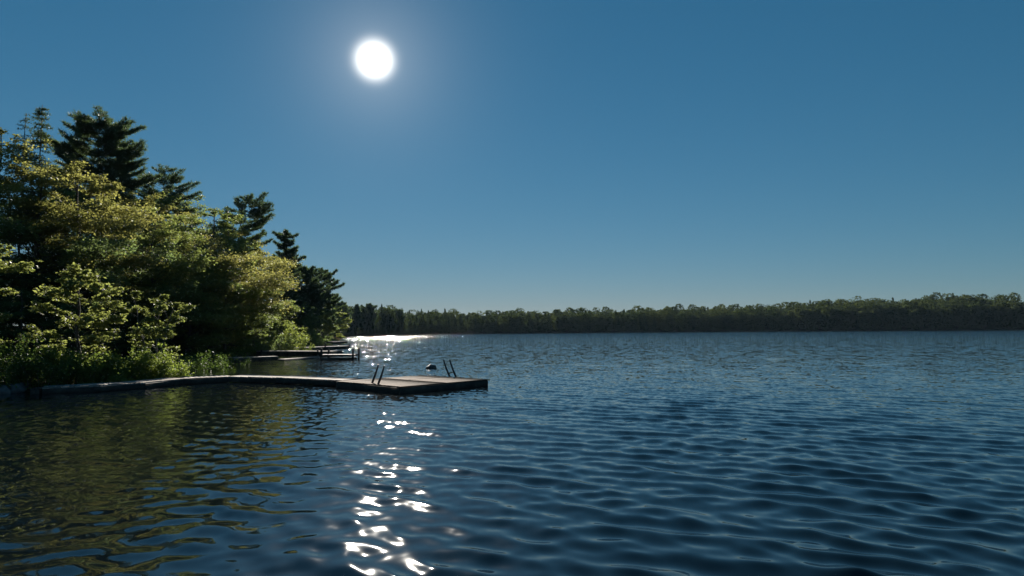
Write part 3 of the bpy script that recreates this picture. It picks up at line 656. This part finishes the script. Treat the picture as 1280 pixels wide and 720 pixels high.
# swimming platform at the end of the walkway: three corners of its deck
cF = at(500, 483, ZD); cR = at(605, 473.0, ZD); cL = at(428, 474.8, ZD)
e1v = (cR - cF); e2v = (cL - cF)
ang = math.atan2(e1v.y, e1v.x) - R(6); S1, S2 = 3.36, 3.12
def swim_platform():
    o = empty('swim_platform', (cF.x, cF.y, 0), ang, 'square brown plank swimming platform at the outer end of the long walkway', 'swim platform')
    rng = np.random.default_rng(3); g = Geo(); n = 21; bw = S2 / n
    for q in range(n):
        half = S1 / 2
        for k in range(2):
            g.box((half * (k + .5) + rng.normal(0, .004), bw * (q + .5), ZD - .018 + rng.normal(0, .002)), (half - .006, bw - .012, .036)); g.K[-1][:] = rng.uniform()
    g.build('deck', M_DECK, o)
    f = Geo(); zf = ZD - .04 - .09
    for yy in (.025, S2 - .025): f.box((S1 / 2, yy, zf), (S1, .045, .18))
    for xx in (.025, S1 / 2, S1 - .025): f.box((xx, S2 / 2, zf), (.045, S2 - .1, .18))
    f.build('frame', M_WETWOOD, o)
    for xx, yy in ((.32, S2 / 2), (S1 - .32, S2 / 2), (S1 / 2, S2 / 2)):
        c = Geo(); c.box((xx, yy, -.02), (.42, S2 - .22, .15)); c.build('float', M_TAR, o)
    # two ladders: rails in platform coordinates
    def ladder(x, y, dx, dy, tilt):
        """x, y: foot of the first rail at the deck; (dx, dy) from rail to rail; tilt: outward lean of the rails"""
        tx, ty = tilt; rails = []
        for k in (0, 1):
            r_ = Geo(); bx, by = x + dx * k, y + dy * k
            r_.tube([(bx + tx * -1.1, by + ty * -1.1, ZD - 1.0), (bx - tx * .1, by - ty * .1, ZD - .1), (bx + tx * .25, by + ty * .25, ZD + .2), (bx + tx * .55, by + ty * .55, ZD + .52)], [.024, .032, .03, .022], 8)
            rails.append(r_)
        lad = rails[0].build('ladder', M_TAR, o, True); rails[1].build('rail', M_TAR, lad, True)
        for h in (-.28, -.55, -.82):
            s_ = Geo(); s_.box((x + dx / 2 + tx * h, y + dy / 2 + ty * h, ZD + h), (abs(dx) + .05 if abs(dx) > abs(dy) else .09, abs(dy) + .05 if abs(dy) >= abs(dx) else .09, .035))
            s_.build('rung', M_WETWOOD, lad)
    return o, ladder
plat, ladder = swim_platform()
def loc(p):
    v = Vector((p.x - cF.x, p.y - cF.y)); c, s = math.cos(-ang), math.sin(-ang)
    return v.x * c - v.y * s, v.x * s + v.y * c
def dirloc(v):
    c, s = math.cos(-ang), math.sin(-ang); return v[0] * c - v[1] * s, v[0] * s + v[1] * c
a = loc(at(465, 478.5, ZD)); b = loc(at(472.5, 480.0, ZD))
ladder(a[0], a[1], b[0] - a[0], b[1] - a[1], dirloc((.33, .0)))
a = loc(at(561.5, 468.8, ZD)); b = loc(at(569.5, 469.6, ZD))
ladder(a[0], a[1], b[0] - a[0], b[1] - a[1], dirloc((-.36, .05)))

WP = [at(428, 475.6, ZD - .01), at(345, 471.6, ZD), at(285, 470.3, ZD), at(232, 472.6, ZD), at(176, 477.8, ZD), at(110, 481.4, ZD), at(52, 483.6, ZD)]
WL = ['long pale walkway section leading to the swimming platform', 'pale walkway section just before the bend', 'sunlit walkway section at the outer side of the bend',
      'walkway section passing the last low shrub', 'grey walkway section in front of the small yellowish maple', 'shaded walkway section in front of the young maple trunk, nearest the bank']
for q in range(6):
    u_ = (WP[q + 1] - WP[q]).normalized()
    dock('dock_section', WL[q], WP[q + 1], WP[q] - u_ * (.14 if q else -.004), .9, ZD - .004 * q, .035, M_DECKG, group='sections of the long walkway', seed=20 + q, fascia=.15)
p4 = WP[-1]
p5 = at(37, 485.6, .16)
dock('boarding_ramp', 'short dark timber ramp from the rocky bank up to the walkway', p5, p4 + (p5 - p4).normalized() * .05, 1.0, ZD - .035, .04, M_WETWOOD, cat='ramp', seed=8)

def near_edge(pxa, pya, pxb, pyb, z): return at(pxa, pya, z), at(pxb, pyb, z)
a, b = near_edge(292, 447.2, 348, 445.2, .2)
dock('far_dock', 'short low dock nearest the big trees with a pale plank top', a, b, 1.0, .2, .04, M_DECKG, seed=11, fascia=.16)
a, b = near_edge(320, 438.6, 414, 439.0, .32)
dock('far_dock', 'long dock with pale top crossing in front of the bright round bush', a, b, 1.5, .32, .05, M_DECKG, seed=12, fascia=.26, posts=((.5, -.05, .1), (5.2, -.05, .1)))
a, b = near_edge(347, 435.6, 437, 432.2, .28)
dock('far_dock', 'farthest long dock reaching out beyond the bright round bush', a, b, 1.5, .28, .05, M_DECKG, seed=13, fascia=.22, posts=((6, -.05, .35), (9.5, -.05, .2)))
a, b = near_edge(416, 427.0, 434, 426.4, .3)
dock('far_dock', 'tiny dark dock near the glittering water at the tip of the left bank', a, b, 1.5, .3, .05, M_DECKG, seed=14, fascia=.2)
a, b = near_edge(355, 448.8, 399, 446.0, .08)
dock('floating_plank', 'thin bright plank lying almost flush with the water beside the posted dock', a, b, .45, .08, .04, M_DECKG, cat='plank', seed=15, board=.15, fascia=.05, along=True)
# dock with posts
a, b = near_edge(401, 443.2, 442, 443.0, .32)
ln = (b - a).length
o = dock('mooring_dock', 'small dark dock with tall mooring posts at both ends', a, b, 1.0, .32, .07, M_WETWOOD, seed=16, fascia=.05, posts=((.05, -.06, .36), (.14, 1.06, .3), (ln - .02, -.06, .36), (ln + .02, 1.06, .36)))
for yy in (-.045, 1.045):
    g = Geo(); g.box((ln / 2, yy, .05), (ln - .15, .05, .11)); g.build('crossbeam', M_WETWOOD, o)

# ------------------------------------------------------------------ rocks
def rock(name, label, p, size, mat, seed, rz=0.0):
    rng = np.random.default_rng(seed); u = np.linspace(0, math.pi, 22); v = np.arange(30) * 2 * math.pi / 30
    U, Vv = np.meshgrid(u, v, indexing='ij'); D = np.stack([np.sin(U) * np.cos(Vv), np.sin(U) * np.sin(Vv), np.cos(U)], -1).reshape(-1, 3)
    r = np.ones(len(D))
    for q in range(26):                       # cut by planes: flat broken faces
        nrm = rng.normal(0, 1, 3); nrm /= np.linalg.norm(nrm); h = rng.uniform(.72, .97); dd = D @ nrm
        r = np.where(dd * r > h, h / np.maximum(dd, 1e-6), r)
    r += .015 * np.sin(D[:, 0] * 17 + D[:, 2] * 13) + rng.normal(0, .006, len(D))
    V = D * r[:, None] * np.array(size)
    i = np.arange(21)[:, None] * 30 + np.arange(30)[None, :]; j = np.arange(21)[:, None] * 30 + ((np.arange(30) + 1) % 30)[None, :]
    o = mesh_np(name, V, np.stack([i, i + 30, j + 30, j], -1).reshape(-1, 4), mat)
    o.location = p; o.rotation_euler = (0, 0, rz); tag(o, label, 'rock')
    return o
rock('boulder', 'rounded streaked boulder at the water edge in the left corner of the bank', (*at(18, 490.5)[:2], .02), (.34, .34, .32), M_ROCK, 4, .4)
rock('rock', 'low dark stone half under the ferns left of the streaked boulder', (*at(2, 492)[:2], .02), (.3, .3, .22), M_ROCK, 9)
rock('rock', 'dark wet rock breaking the surface in the glitter behind the platform', (*at(538.5, 460.5)[:2], .0), (.26, .24, .2), M_WETROCK, 6)
